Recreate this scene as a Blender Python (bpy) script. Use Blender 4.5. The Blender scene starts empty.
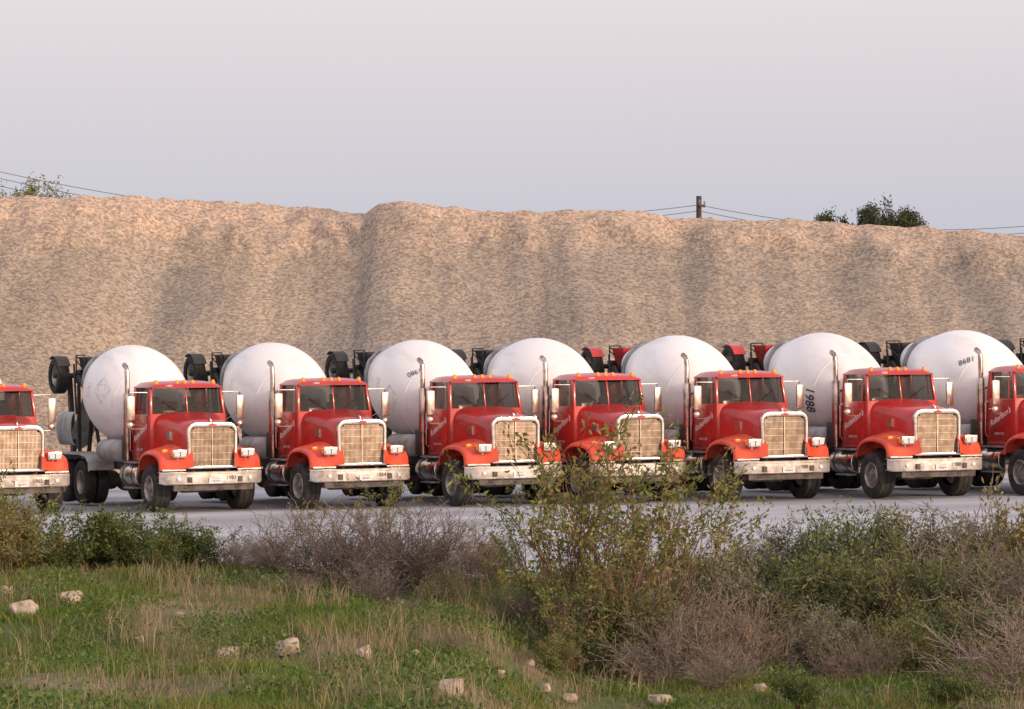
import bpy, bmesh, math, random
import numpy as np
from mathutils import Vector, Matrix, noise
random.seed(7)
rng = np.random.default_rng(7)
sc = bpy.context.scene
col = sc.collection
try:
    sc.view_settings.view_transform = 'Standard'; sc.view_settings.look = 'None'; sc.view_settings.exposure = 0
except Exception: pass

# ------------------------------------------------------------------ materials
def M(name, c1, rough=.5, metal=0, c2=None, scale=4, lo=.42, hi=.62, bump=0, bscale=20, coat=0,
      rnd=0, alpha=None, dust=None, dlo=.5, dhi=1.9, dmax=.6, island=0, pos=False, spec=None, stretch=None, trl=0):
    m = bpy.data.materials.new(name); m.use_nodes = True
    nt = m.node_tree; N = nt.nodes; L = nt.links
    b = N['Principled BSDF']
    b.inputs['Roughness'].default_value = rough
    b.inputs['Metallic'].default_value = metal
    if coat: b.inputs['Coat Weight'].default_value = coat; b.inputs['Coat Roughness'].default_value = .08
    if spec is not None: b.inputs['Specular IOR Level'].default_value = spec
    b.inputs['Base Color'].default_value = (*c1, 1)
    if pos:
        g = N.new('ShaderNodeNewGeometry'); vec = g.outputs['Position']
    else:
        t = N.new('ShaderNodeTexCoord'); vec = t.outputs['Object']
        oi = N.new('ShaderNodeObjectInfo')
        ml = N.new('ShaderNodeMath'); ml.operation = 'MULTIPLY'; ml.inputs[1].default_value = 31.0
        L.new(oi.outputs['Random'], ml.inputs[0])
        va = N.new('ShaderNodeVectorMath'); va.operation = 'ADD'
        L.new(vec, va.inputs[0]); L.new(ml.outputs[0], va.inputs[1]); objvec = vec; vec = va.outputs[0]
    if stretch:
        vm = N.new('ShaderNodeVectorMath'); vm.operation = 'MULTIPLY'; vm.inputs[1].default_value = stretch
        L.new(vec, vm.inputs[0]); vec = vm.outputs[0]
    cur = None
    if c2 is not None:
        n = N.new('ShaderNodeTexNoise'); n.inputs['Scale'].default_value = scale; n.inputs['Detail'].default_value = 6
        L.new(vec, n.inputs['Vector'])
        r = N.new('ShaderNodeMapRange'); r.inputs[1].default_value = lo; r.inputs[2].default_value = hi
        L.new(n.outputs[0], r.inputs[0])
        mx = N.new('ShaderNodeMix'); mx.data_type = 'RGBA'
        L.new(r.outputs[0], mx.inputs[0]); mx.inputs[6].default_value = (*c1, 1); mx.inputs[7].default_value = (*c2, 1)
        cur = mx.outputs[2]
    if dust is not None:
        sx = N.new('ShaderNodeSeparateXYZ'); L.new(objvec, sx.inputs[0])
        r = N.new('ShaderNodeMapRange'); r.inputs[1].default_value = dlo; r.inputs[2].default_value = dhi
        r.inputs[3].default_value = dmax; r.inputs[4].default_value = 0.04
        L.new(sx.outputs[2], r.inputs[0])
        n = N.new('ShaderNodeTexNoise'); n.inputs['Scale'].default_value = 5; n.inputs['Detail'].default_value = 8
        L.new(vec, n.inputs['Vector'])
        r2 = N.new('ShaderNodeMapRange'); r2.inputs[1].default_value = .3; r2.inputs[2].default_value = .65
        L.new(n.outputs[0], r2.inputs[0])
        mu = N.new('ShaderNodeMath'); mu.operation = 'MULTIPLY'
        L.new(r.outputs[0], mu.inputs[0]); L.new(r2.outputs[0], mu.inputs[1])
        mx = N.new('ShaderNodeMix'); mx.data_type = 'RGBA'; L.new(mu.outputs[0], mx.inputs[0])
        if cur: L.new(cur, mx.inputs[6])
        else: mx.inputs[6].default_value = (*c1, 1)
        mx.inputs[7].default_value = (*dust, 1); cur = mx.outputs[2]
        ra = N.new('ShaderNodeMath'); ra.operation = 'MULTIPLY_ADD'; ra.inputs[1].default_value = .5; ra.inputs[2].default_value = rough
        L.new(mu.outputs[0], ra.inputs[0]); L.new(ra.outputs[0], b.inputs['Roughness'])
    if island or rnd:
        hs = N.new('ShaderNodeHueSaturation')
        if cur: L.new(cur, hs.inputs['Color'])
        else: hs.inputs['Color'].default_value = (*c1, 1)
        src = N.new('ShaderNodeNewGeometry').outputs['Random Per Island'] if island else N.new('ShaderNodeObjectInfo').outputs['Random']
        a = island or rnd
        r = N.new('ShaderNodeMapRange'); r.inputs[3].default_value = 1 - a; r.inputs[4].default_value = 1 + a
        L.new(src, r.inputs[0]); L.new(r.outputs[0], hs.inputs['Value'])
        cur = hs.outputs[0]
    if cur: L.new(cur, b.inputs['Base Color'])
    if bump:
        n = N.new('ShaderNodeTexNoise'); n.inputs['Scale'].default_value = bscale; n.inputs['Detail'].default_value = 8
        L.new(vec, n.inputs['Vector'])
        bp = N.new('ShaderNodeBump'); bp.inputs['Strength'].default_value = bump; bp.inputs['Distance'].default_value = .05
        L.new(n.outputs[0], bp.inputs['Height']); L.new(bp.outputs[0], b.inputs['Normal'])
    if alpha is not None: b.inputs['Alpha'].default_value = alpha
    if trl:
        out = N['Material Output']
        tr = N.new('ShaderNodeBsdfTranslucent')
        if cur: L.new(cur, tr.inputs[0])
        else: tr.inputs[0].default_value = (*c1, 1)
        ms = N.new('ShaderNodeMixShader'); ms.inputs[0].default_value = trl
        L.new(b.outputs[0], ms.inputs[1]); L.new(tr.outputs[0], ms.inputs[2]); L.new(ms.outputs[0], out.inputs[0])
    return m

DUST = (.36, .30, .25)
RED = M('red_paint', (.50, .014, .012), .28, c2=(.40, .012, .010), scale=2, coat=.5, dust=DUST, dmax=.25, rnd=.14)
ORANGE = M('faded_red_paint', (.82, .075, .022), .4, c2=(.62, .045, .018), scale=2.5, coat=.2, dust=DUST, dmax=.25, rnd=.1)
WHITE = M('bumper_metal', (.70, .66, .63), .36, .35, c2=(.42, .37, .33), scale=6, lo=.45, hi=.70, dust=(.22, .185, .16), dlo=.5, dhi=1.0, dmax=.95, rnd=.12)
CHROME = M('chrome', (.86, .82, .78), .16, 1, c2=(.66, .59, .52), scale=8, dust=DUST, dmax=.25)
PIPE = M('exhaust_pipe', (.62, .54, .49), .26, 1, c2=(.36, .28, .23), scale=4)
GRILLE = M('grille_slat', (.44, .355, .285), .40, .7, c2=(.30, .23, .18), scale=6, rnd=.25)
GRILLEB = M('grille_screen', (.11, .085, .065), .7, .2, c2=(.06, .047, .038), scale=6)
BLACK = M('black_steel', (.018, .018, .020), .5, dust=DUST, dmax=.3, dhi=2.2)
FRAME = M('chassis_steel', (.030, .028, .029), .6, dust=DUST, dmax=.45)
TYRE = M('tyre_rubber', (.018, .017, .017), .8, c2=(.045, .040, .036), scale=5, bump=.3, bscale=30)
RIM = M('wheel_rim', (.42, .40, .38), .4, .55, c2=(.22, .19, .16), scale=7)
DRUM = M('drum_paint', (.87, .87, .885), .38, c2=(.64, .62, .60), scale=2.2, lo=.52, hi=.85, coat=.12, stretch=(1, .3, 1), rnd=.06)
STEEL = M('grey_steel', (.34, .35, .37), .5, .3, c2=(.22, .21, .20), scale=5)
GREYP = M('grey_panel', (.45, .47, .50), .55, c2=(.3, .29, .28), scale=3)
AMBER = M('amber_lens', (.95, .30, .03), .25)
LENS = M('headlight_lens', (.75, .76, .78), .08, .2)
GLASS = M('window_glass', (.008, .012, .011), .03, alpha=.40, spec=.7)
MIRR = M('mirror_shell', (.72, .62, .52), .24, .9)
SEAT = M('seat_fabric', (.09, .075, .065), .9)
INTER = M('cab_trim', (.09, .07, .06), .8)
PAPER = M('dash_papers', (.55, .52, .46), .8)
WTXT = M('white_lettering', (.82, .80, .78), .5)
DTXT = M('dark_lettering', (.03, .035, .05), .5)
BLOGO = M('faded_blue_logo', (.56, .60, .69), .5, c2=(.84, .84, .86), scale=5, lo=.46, hi=.60)
PLATE = M('licence_plate', (.70, .70, .72), .4)

# ------------------------------------------------------------------ mesh builder
class MB:
    def __init__(s): s.v = []; s.f = []; s.m = []
    def add(s, vs, fs, mi=0):
        o = len(s.v); s.v += [tuple(v) for v in vs]
        s.f += [tuple(i + o for i in f) for f in fs]; s.m += [mi] * len(fs); return s
    def hexa(s, p, mi=0):
        return s.add(p, [(0, 3, 2, 1), (4, 5, 6, 7), (0, 1, 5, 4), (1, 2, 6, 5), (2, 3, 7, 6), (3, 0, 4, 7)], mi)
    def box(s, x0, x1, y0, y1, z0, z1, mi=0):
        return s.hexa([(x0, y0, z0), (x1, y0, z0), (x1, y1, z0), (x0, y1, z0), (x0, y0, z1), (x1, y0, z1), (x1, y1, z1), (x0, y1, z1)], mi)
    def lathe(s, prof, o, ax, n=24, mi=0, cap=True):
        o = Vector(o); ax = Vector(ax).normalized()
        u = ax.orthogonal().normalized(); w = ax.cross(u)
        vs = []; fs = []
        for (t, r) in prof:
            for k in range(n):
                a = 2 * math.pi * k / n
                vs.append(o + ax * t + (u * math.cos(a) + w * math.sin(a)) * max(r, 1e-4))
        for i in range(len(prof) - 1):
            for k in range(n):
                k2 = (k + 1) % n
                fs.append((i * n + k, i * n + k2, (i + 1) * n + k2, (i + 1) * n + k))
        if cap:
            fs.append(tuple(range(n))[::-1]); b = (len(prof) - 1) * n; fs.append(tuple(range(b, b + n)))
        return s.add(vs, fs, mi)
    def cyl(s, p0, p1, r0, r1=None, n=12, mi=0):
        p0 = Vector(p0); p1 = Vector(p1); r1 = r0 if r1 is None else r1
        return s.lathe([(0, r0), ((p1 - p0).length, r1)], p0, p1 - p0, n, mi)
    def tube(s, path, r, n=8, mi=0):
        path = [Vector(p) for p in path]; vs = []; fs = []
        for i, p in enumerate(path):
            d = (path[min(i + 1, len(path) - 1)] - path[max(i - 1, 0)]).normalized()
            ref = Vector((0.13, .31, .94)) if abs(d.z) < .9 else Vector((1, .1, 0))
            u = d.cross(ref).normalized(); w = d.cross(u)
            for k in range(n):
                a = 2 * math.pi * k / n; vs.append(p + (u * math.cos(a) + w * math.sin(a)) * r)
        for i in range(len(path) - 1):
            for k in range(n):
                k2 = (k + 1) % n; fs.append((i * n + k, i * n + k2, (i + 1) * n + k2, (i + 1) * n + k))
        fs.append(tuple(range(n))[::-1]); b = (len(path) - 1) * n; fs.append(tuple(range(b, b + n)))
        return s.add(vs, fs, mi)
    def grid(s, rows, mi=0):
        n = len(rows[0]); vs = [p for r in rows for p in r]; fs = []
        for i in range(len(rows) - 1):
            for k in range(n - 1): fs.append((i * n + k, i * n + k + 1, (i + 1) * n + k + 1, (i + 1) * n + k))
        return s.add(vs, fs, mi)
    def obj(s, name, mats, parent=None, bevel=0, seg=2, ang=40, loc=None, thick=0, rot=None):
        me = bpy.data.meshes.new(name); me.from_pydata(s.v, [], s.f)
        me.polygons.foreach_set('material_index', s.m)
        bm = bmesh.new(); bm.from_mesh(me)
        bmesh.ops.recalc_face_normals(bm, faces=bm.faces)
        if bevel:
            es = [e for e in bm.edges if len(e.link_faces) == 2 and e.calc_face_angle(0) > .5]
            bmesh.ops.bevel(bm, geom=es, offset=bevel, segments=seg, profile=.5, affect='EDGES', clamp_overlap=True)
        if thick:
            bmesh.ops.solidify(bm, geom=list(bm.faces), thickness=thick)
        bm.to_mesh(me); bm.free()
        me.polygons.foreach_set('use_smooth', [True] * len(me.polygons))
        me.set_sharp_from_angle(angle=math.radians(ang))
        for m in (mats if isinstance(mats, (list, tuple)) else [mats]): me.materials.append(m)
        ob = bpy.data.objects.new(name, me); col.objects.link(ob)
        if parent: ob.parent = parent
        if loc: ob.location = loc
        if rot: ob.rotation_euler = rot
        return ob

def text_mesh(body, size, fn, mat_, name, parent, shear=0, bold=0, rot=0):
    cu = bpy.data.curves.new('t', 'FONT'); cu.body = body; cu.size = size; cu.shear = shear; cu.offset = bold
    cu.align_x = 'CENTER'; cu.align_y = 'CENTER'; cu.resolution_u = 3
    o = bpy.data.objects.new('t', cu); col.objects.link(o)
    bpy.context.view_layer.update()
    dg = bpy.context.evaluated_depsgraph_get()
    me = bpy.data.meshes.new_from_object(o.evaluated_get(dg))
    bpy.data.objects.remove(o)
    c, s_ = math.cos(rot), math.sin(rot)
    for v in me.vertices:
        x, y = v.co.x, v.co.y
        v.co = fn(x * c - y * s_, x * s_ + y * c)
    me.name = name; me.materials.clear(); me.materials.append(mat_)
    ob = bpy.data.objects.new(name, me); col.objects.link(ob)
    if parent: ob.parent = parent
    return ob

# ------------------------------------------------------------------ truck
def empty(name):
    e = bpy.data.objects.new(name, None); e.empty_display_size = .3; col.objects.link(e); return e

DO = Vector((0, 3.64, 2.27)); DT = math.radians(12.5); DAX = Vector((0, math.cos(DT), math.sin(DT)))
DPROF = [(0, .36), (.03, .54), (.12, .72), (.35, .88), (.7, 1.03), (1.1, 1.15), (1.5, 1.225), (1.95, 1.25), (2.4, 1.20), (2.8, 1.07), (3.25, .89), (3.8, .67), (4.15, .54), (4.45, .46), (4.5, .42)]
def drad(s):
    return float(np.interp(s, [p[0] for p in DPROF], [p[1] for p in DPROF]))
YC = 3.02   # cab rear

def build_truck():
    T = empty('cement_mixer_truck')
    m = MB()
    for sx in (-1, 1):
        m.box(sx * .42 - .045, sx * .42 + .045, .3, 8.9, .86, 1.13)
    for y in (.5, 1.9, 3.3, 4.6, 5.7, 6.95, 8.0, 8.75): m.box(-.38, .38, y, y + .12, .9, 1.08)
    m.cyl((-.9, 1.15, .54), (.9, 1.15, .54), .07)
    m.box(-.42, .42, 1.05, 1.3, .42, .60)
    for y in (6.2, 7.5):
        m.cyl((-.8, y, .54), (.8, y, .54), .12); m.lathe([(-.22, .08), (-.12, .25), (.12, .25), (.22, .08)], (0, y, .54), (0, 1, 0), 16)
    m.cyl((0, 2.5, .85), (0, 6.1, .6), .06)
    m.box(-.3, .3, .7, 1.7, .75, 1.2)
    for sx in (-1, 1): m.box(sx * .5 - .05, sx * .5 + .05, 5.9, 7.9, .5, .72)
    m.obj('chassis_frame', FRAME, T, bevel=.012, seg=1)
    # bumper
    xs = [-1.27, -1.17, -1.02, -.6, -.3, 0, .3, .6, 1.02, 1.17, 1.27]; ys = [.30, .16, .07, .015, .003, 0, .003, .015, .07, .16, .30]
    m = MB(); rows = []
    for (dz, dy) in [(.645, .10), (.645, .02), (.665, 0), (.69, .0), (.70, .012), (.80, .010), (.88, .012), (.89, .0), (.915, .0), (.935, .02), (.94, .10)]:
        rows.append([(x, y + dy, dz + (.03 if abs(x) > 1.2 and dz < .7 else 0)) for x, y in zip(xs, ys)])
    m.grid(rows)
    bum = m.obj('bumper', WHITE, T, thick=.01, ang=35)
    m = MB(); m.box(-.16, .16, -.016, .0, .665, .80); m.obj('licence_plate', PLATE, bum)
    for x in (-.62, .62):
        m = MB(); m.box(x - .05, x + .05, -.01, .05, .70, .82); m.tube([(x - .04, -.01, .66), (x - .05, -.05, .61), (x + .05, -.05, .61), (x + .04, -.01, .66)], .016)
        m.obj('tow_hook', BLACK, bum)
    m = MB(); m.box(-.98, .98, .12, .18, .50, .645); m.obj('lower_valance', FRAME, bum, bevel=.01)
    for x in (-.88, .88):
        m = MB(); m.cyl((x, .025, .79), (x, .09, .79), .045, n=16); m.obj('fog_light', LENS, bum)
    # hood
    def sect(y, w, zb, zt):
        return [(-w, y, zb), (-w, y, zt - .30), (-w + .03, y, zt - .17), (-w + .09, y, zt - .08), (-w + .18, y, zt - .03), (-w + .30, y, zt), (-w * .3, y, zt + .03), (w * .3, y, zt + .03),
                (w - .30, y, zt), (w - .18, y, zt - .03), (w - .09, y, zt - .08), (w - .03, y, zt - .17), (w, y, zt - .30), (w, y, zb)]
    m = MB(); rows = [sect(.24, .64, 1.0, 2.02), sect(.30, .66, 1.0, 2.06), sect(.8, .70, 1.05, 2.13), sect(1.3, .77, 1.15, 2.21), sect(1.74, .87, 1.2, 2.28)]
    m.grid(rows); m.add(rows[0], [tuple(range(14))])
    hood = m.obj('hood', RED, T, ang=50)
    for sx in (-1, 1):
        m = MB(); xx = sx * .73
        m.box(xx - .03, xx + .03, .95, 1.22, 1.66, 1.86)
        for k in range(4): m.box(xx - .04, xx + .04, .96, 1.21, 1.68 + k * .05, 1.70 + k * .05)
        m.obj('hood_vent', CHROME, hood)
    # grille with rounded top shoulders
    m = MB()
    gx, z0, z1 = .62, 1.0, 2.05
    fw = .08
    outer = [(-gx, z0), (-gx, z1 - .16), (-gx + .03, z1 - .07), (-gx + .10, z1), (-gx + .20, z1 + .03), (gx - .20, z1 + .03), (gx - .10, z1), (gx - .03, z1 - .07), (gx, z1 - .16), (gx, z0)]
    inner = [(-gx + fw, z0 + .07), (-gx + fw, z1 - .18), (-gx + fw + .02, z1 - .125), (-gx + fw + .06, z1 - .09), (-gx + .22, z1 - .08), (gx - .22, z1 - .08), (gx - fw - .06, z1 - .09), (gx - fw - .02, z1 - .125), (gx - fw, z1 - .18), (gx - fw, z0 + .07)]
    n_ = len(outer); vs = [(x, .15, z) for x, z in outer] + [(x, .15, z) for x, z in inner] + [(x, .25, z) for x, z in outer] + [(x, .25, z) for x, z in inner]; fs = []
    for k in range(n_):
        k2 = (k + 1) % n_
        fs += [(k, k2, n_ + k2, n_ + k), (2 * n_ + k, 3 * n_ + k, 3 * n_ + k2, 2 * n_ + k2), (k, 2 * n_ + k, 2 * n_ + k2, k2), (n_ + k, n_ + k2, 3 * n_ + k2, 3 * n_ + k)]
    m.add(vs, fs)
    m.obj('grille', CHROME, hood, bevel=.02, seg=3)
    m = MB(); m.box(-gx + fw - .01, gx - fw + .01, .225, .236, z0 + .06, z1 - .085); m.obj('grille_screen', GRILLEB, hood)
    m = MB(); n = 34
    for k in range(n):
        x = -gx + fw + .015 + (2 * gx - 2 * fw - .03) * k / (n - 1)
        m.box(x - .008, x + .008, .195, .224, z0 + .065, z1 - (.088 if abs(x) < .45 else .13))
    for z in (1.2, 1.36, 1.52, 1.68, 1.84): m.box(-gx + fw, gx - fw, .190, .196, z, z + .012)
    m.box(-.018, .018, .178, .197, z0 + .065, z1 - .088)
    m.obj('grille_slats', GRILLE, hood)
    m = MB()
    m.lathe([(0, .001), (0, 1), (.02, 1), (.02, .001)], (0, 0, 0), (0, -1, 0), 24)
    m.v = [(x * .10, y, z * .042) for x, y, z in m.v]
    m.obj('hood_emblem', RED, hood, loc=(0, .150, 2.02))
    m = MB(); m.cyl((0, .28, 2.07), (0, .32, 2.17), .022, .012, 10); m.box(-.012, .012, .26, .44, 2.08, 2.14); m.obj('hood_ornament', CHROME, hood, bevel=.004)
    # fenders
    prof = [(.26, .98), (.26, 1.10), (.29, 1.21), (.38, 1.31), (.58, 1.39), (.86, 1.44), (1.15, 1.45), (1.42, 1.42), (1.64, 1.34), (1.80, 1.20), (1.88, .98)]
    for sx in (-1, 1):
        m = MB(); rows = []
        cy, cz = 1.12, .70
        for (y, z) in prof:
            d = Vector((0, y - cy, z - cz)).normalized()
            rows.append([(sx * x, y + d.y * off, z + d.z * off) for (x, off) in [(.52, .24), (.68, .14), (.82, .08), (1.0, .04), (1.12, .01), (1.20, -.02), (1.24, -.05), (1.255, -.09), (1.255, -.12)]])
        m.grid(rows)
        fe = m.obj('fender', ORANGE, T, ang=60, thick=.02)
        m = MB(); m.box(sx * 1.05 - .07, sx * 1.05 + .07, .50, .58, 1.38, 1.46); m.obj('turn_signal', AMBER, fe, bevel=.015)
        m = MB(); m.box(.645 if sx > 0 else -1.22, 1.22 if sx > 0 else -.645, .225, .252, .965, 1.00); m.obj('fender_trim', CHROME, fe)
        m = MB(); xc = sx * .84
        m.hexa([(xc - .17, .06, 1.27), (xc + .17, .06, 1.27), (xc + .13, .36, 1.30), (xc - .13, .36, 1.30), (xc - .17, .06, 1.46), (xc + .17, .06, 1.46), (xc + .13, .36, 1.44), (xc - .13, .36, 1.44)])
        m.cyl((xc, .22, 1.28), (xc, .27, 1.12), .03, n=8)
        hl = m.obj('headlight', CHROME, T, bevel=.035, seg=3)
        m = MB(); m.box(xc - .135, xc + .135, .044, .059, 1.30, 1.43); m.obj('headlight_lens', LENS, hl, bevel=.006, seg=1)
        m = MB(); m.box(xc - .008, xc + .008, .036, .043, 1.295, 1.435); m.obj('lens_divider', BLACK, hl)
        m = MB(); m.box(xc + sx * .172 - .012, xc + sx * .172 + .012, .10, .2, 1.32, 1.41); m.obj('side_marker', AMBER, hl)
    # cab
    m = MB()
    W = .96
    m.box(-W, W, 1.74, YC, 1.16, 1.22)
    m.hexa([(-W, 1.74, 1.22), (W, 1.74, 1.22), (W, 1.80, 1.22), (-W, 1.80, 1.22), (-W + .01, 1.76, 2.27), (W - .01, 1.76, 2.27), (W - .01, 1.82, 2.27), (-W + .01, 1.82, 2.27)])
    for sx in (-1, 1):
        m.box(min(sx * W, sx * (W - .06)), max(sx * W, sx * (W - .06)), 1.80, YC, 1.22, 2.26)
    m.box(-W + .06, W - .06, YC - .06, YC, 1.22, 2.34)
    zt = 2.92
    def pil(xb, xt, yb, yt, wx, wy, zb=2.25):
        m.hexa([(xb - wx, yb, zb), (xb + wx, yb, zb), (xb + wx, yb + wy, zb), (xb - wx, yb + wy, zb), (xt - wx, yt, zt), (xt + wx, yt, zt), (xt + wx, yt + wy, zt), (xt - wx, yt + wy, zt)])
    for sx in (-1, 1):
        pil(sx * .92, sx * .87, 1.77, 1.90, .032, .07); pil(sx * .92, sx * .87, YC - .16, YC - .18, .035, .16)
    m.hexa([(-.02, 1.79, 2.26), (.02, 1.79, 2.26), (.02, 1.81, 2.26), (-.02, 1.81, 2.26), (-.02, 1.92, zt), (.02, 1.92, zt), (.02, 1.94, zt), (-.02, 1.94, zt)])
    m.box(-.88, -.55, YC - .06, YC, 2.34, zt); m.box(.55, .88, YC - .06, YC, 2.34, zt)
    cab = m.obj('cab', RED, T, bevel=.018, seg=2)
    m = MB(); rows = []
    for (y, dz, wf) in [(1.80, -.015, .95), (1.84, .035, .975), (1.95, .075, 1.0), (2.15, .115, 1.0), (2.5, .135, 1.0), (2.85, .125, 1.0), (YC - .02, .09, .99), (YC + .03, .0, .97)]:
        r = []
        for t in np.linspace(-1, 1, 15):
            e_ = max(0, 1 - abs(t) ** 5) ** .5
            r.append((t * .935 * wf, y, 2.895 + max(dz, 0) * e_ * 1.2 + (0 if dz > 0 else dz) + .0))
        rows.append(r)
    rows = [[(x, y, 2.885) for x, y, z in rows[0]]] + rows + [[(x, y, 2.885) for x, y, z in rows[-1]]]
    m.grid(rows); m.box(-.9, .9, 1.86, YC - .02, 2.885, 2.90)
    m.obj('roof', RED, cab, ang=70)
    for x in (-.72, -.2, 0, .2, .72):
        m = MB(); m.lathe([(0, .06), (.05, .05), (.09, .03), (.10, .001)], (x, 2.0, 2.975), (0, -.25, 1), 12)
        m.obj('marker_light', AMBER, cab)
    for sx in (-1, 1):
        a, b2 = (.025, .885) if sx > 0 else (-.885, -.025); a2, b3 = (.025, .84) if sx > 0 else (-.84, -.025)
        m = MB(); m.hexa([(a, 1.80, 2.26), (b2, 1.80, 2.26), (b2, 1.81, 2.26), (a, 1.81, 2.26), (a2, 1.925, 2.89), (b3, 1.925, 2.89), (b3, 1.935, 2.89), (a2, 1.935, 2.89)])
        m.obj('windshield', GLASS, cab)
        m = MB(); m.tube([(sx * .15, 1.755, 2.28), (sx * .40, 1.79, 2.43), (sx * .62, 1.825, 2.58)], .009, 6); m.obj('wiper', BLACK, cab)
        m = MB(); x0, x1 = sx * .915, sx * .875
        m.hexa([(x0 - .004, 1.86, 2.25), (x0 + .004, 1.86, 2.25), (x0 + .004, YC - .18, 2.25), (x0 - .004, YC - .18, 2.25), (x1 - .004, 2.0, 2.89), (x1 + .004, 2.0, 2.89), (x1 + .004, YC - .2, 2.89), (x1 - .004, YC - .2, 2.89)])
        m.obj('side_window', GLASS, cab)
        m = MB(); m.hexa([(x0 - .012, 2.06, 2.25), (x0 + .012, 2.06, 2.25), (x0 + .012, 2.10, 2.25), (x0 - .012, 2.10, 2.25), (x1 - .012, 2.10, 2.89), (x1 + .012, 2.10, 2.89), (x1 + .012, 2.14, 2.89), (x1 - .012, 2.14, 2.89)]); m.obj('window_divider', RED, cab)
        m = MB(); xa, xb = sx * (W + .001), sx * (W + .018)
        m.box(min(xa, xb), max(xa, xb), 1.92, YC - .12, 1.26, 2.24)
        door = m.obj('door', RED, cab, bevel=.008)
        m = MB(); xh = sx * (W + .035)
        m.box(xh - .014, xh + .014, YC - .32, YC - .18, 1.98, 2.02); m.obj('door_handle', CHROME, cab, bevel=.006)
        m = MB(); xg = sx * (W + .07)
        m.tube([(sx * W, YC - .06, 1.35), (xg, YC - .06, 1.40), (xg, YC - .06, 2.15), (sx * W, YC - .06, 2.2)], .016); m.obj('grab_handle', CHROME, cab)
    m = MB(); m.box(-.55, .55, YC - .035, YC - .025, 2.35, 2.88); m.obj('rear_window', GLASS, cab)
    m = MB(); m.box(-.88, .88, 1.84, 2.10, 2.0, 2.25); m.obj('dashboard', INTER, cab, bevel=.05)
    m = MB(); m.hexa([(-.5, 1.88, 2.255), (-.2, 1.86, 2.255), (-.18, 2.0, 2.255), (-.48, 2.04, 2.255), (-.5, 1.88, 2.275), (-.2, 1.86, 2.275), (-.18, 2.0, 2.31), (-.48, 2.04, 2.30)]); m.obj('dash_papers', PAPER, cab)
    for x in (-.45, .45):
        m = MB(); m.box(x - .25, x + .25, 2.35, 2.8, 1.6, 1.78); m.hexa([(x - .25, 2.68, 1.76), (x + .25, 2.68, 1.76), (x + .25, 2.82, 1.76), (x - .25, 2.82, 1.76), (x - .2, 2.78, 2.48), (x + .2, 2.78, 2.48), (x + .2, 2.88, 2.48), (x - .2, 2.88, 2.48)])
        m.box(x - .13, x + .13, 2.80, 2.89, 2.46, 2.66); m.obj('seat', SEAT, cab, bevel=.04)
    m = MB(); ring = [(.45 + .22 * math.cos(a), 2.2 + .05 * math.sin(a), 2.33 + .2 * math.sin(a)) for a in np.linspace(0, 2 * math.pi, 19)]
    m.tube(ring, .017); m.tube([(.23, 2.2, 2.33), (.67, 2.2, 2.33)], .014); m.obj('steering_wheel', SEAT, cab)
    for sx in (-1, 1):
        m = MB(); m.cyl((sx * .98, 2.05, .82), (sx * .98, 3.15, .82), .27, n=24)
        tk = m.obj('fuel_tank', STEEL if sx > 0 else CHROME, T, bevel=.02)
        for y in (2.3, 2.9):
            m = MB(); m.lathe([(0, .276), (.05, .276)], (sx * .98, y, .82), (0, 1, 0), 24)
            m.obj('tank_strap', BLACK, tk)
        m = MB(); m.box(min(sx * 1.02, sx * 1.26), max(sx * 1.02, sx * 1.26), 2.2, 2.8, .50, .54); m.obj('step', STEEL, T)
        m = MB(); m.box(min(sx * 1.0, sx * 1.24), max(sx * 1.0, sx * 1.24), 2.05, 2.85, 1.10, 1.14); m.obj('step', STEEL, T)
        m = MB(); xm = sx * 1.38
        m.box(xm - .10, xm + .10, 1.88, 1.94, 2.12, 2.70)
        mi = m.obj('mirror', MIRR, T, bevel=.025, seg=2)
        m = MB(); m.tube([(sx * .94, 1.98, 2.78), (xm, 1.955, 2.78), (xm, 1.955, 1.92), (sx * .95, 1.98, 1.92)], .018); m.tube([(xm, 1.955, 2.3), (sx * .95, 2.25, 2.0)], .011)
        m.obj('mirror_bracket', CHROME, mi)
        m = MB(); m.lathe([(0, .09), (.03, .08), (.05, .05), (.055, .001)], (xm, 1.94, 2.01), (0, -1, 0), 16); m.obj('convex_mirror', MIRR, mi)
    # exhaust
    ye = YC + .15
    m = MB()
    m.tube([(-1.02, ye, 1.15), (-1.02, ye, 2.7), (-1.02, ye, 3.18), (-1.02, ye + .02, 3.30), (-1.02, ye + .09, 3.39), (-1.02, ye + .2, 3.44)], .062, 14)
    ex = m.obj('exhaust_stack', PIPE, T)
    m = MB(); m.cyl((-1.02, ye, 1.7), (-1.02, ye, 2.75), .10, n=20); m.obj('muffler_shield', PIPE, ex, bevel=.01)
    m = MB(); m.cyl((1.04, ye, 1.5), (1.04, ye, 2.2), .17, n=20); m.obj('air_cleaner', CHROME, T, bevel=.03)
    # wheels
    def tyre(w, R=.54):
        h = w / 2
        g = .012
        return [(-h * .9, .29), (-h, .36), (-h * 1.03, .42), (-h * .97, R - .035), (-h * .82, R - .004), (-h * .35, R), (-h * .34, R - g), (-h * .26, R - g), (-h * .25, R), (h * .25, R), (h * .26, R - g), (h * .34, R - g), (h * .35, R), (h * .82, R - .004), (h * .97, R - .035), (h * 1.03, .42), (h, .36), (h * .9, .29)]
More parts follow.
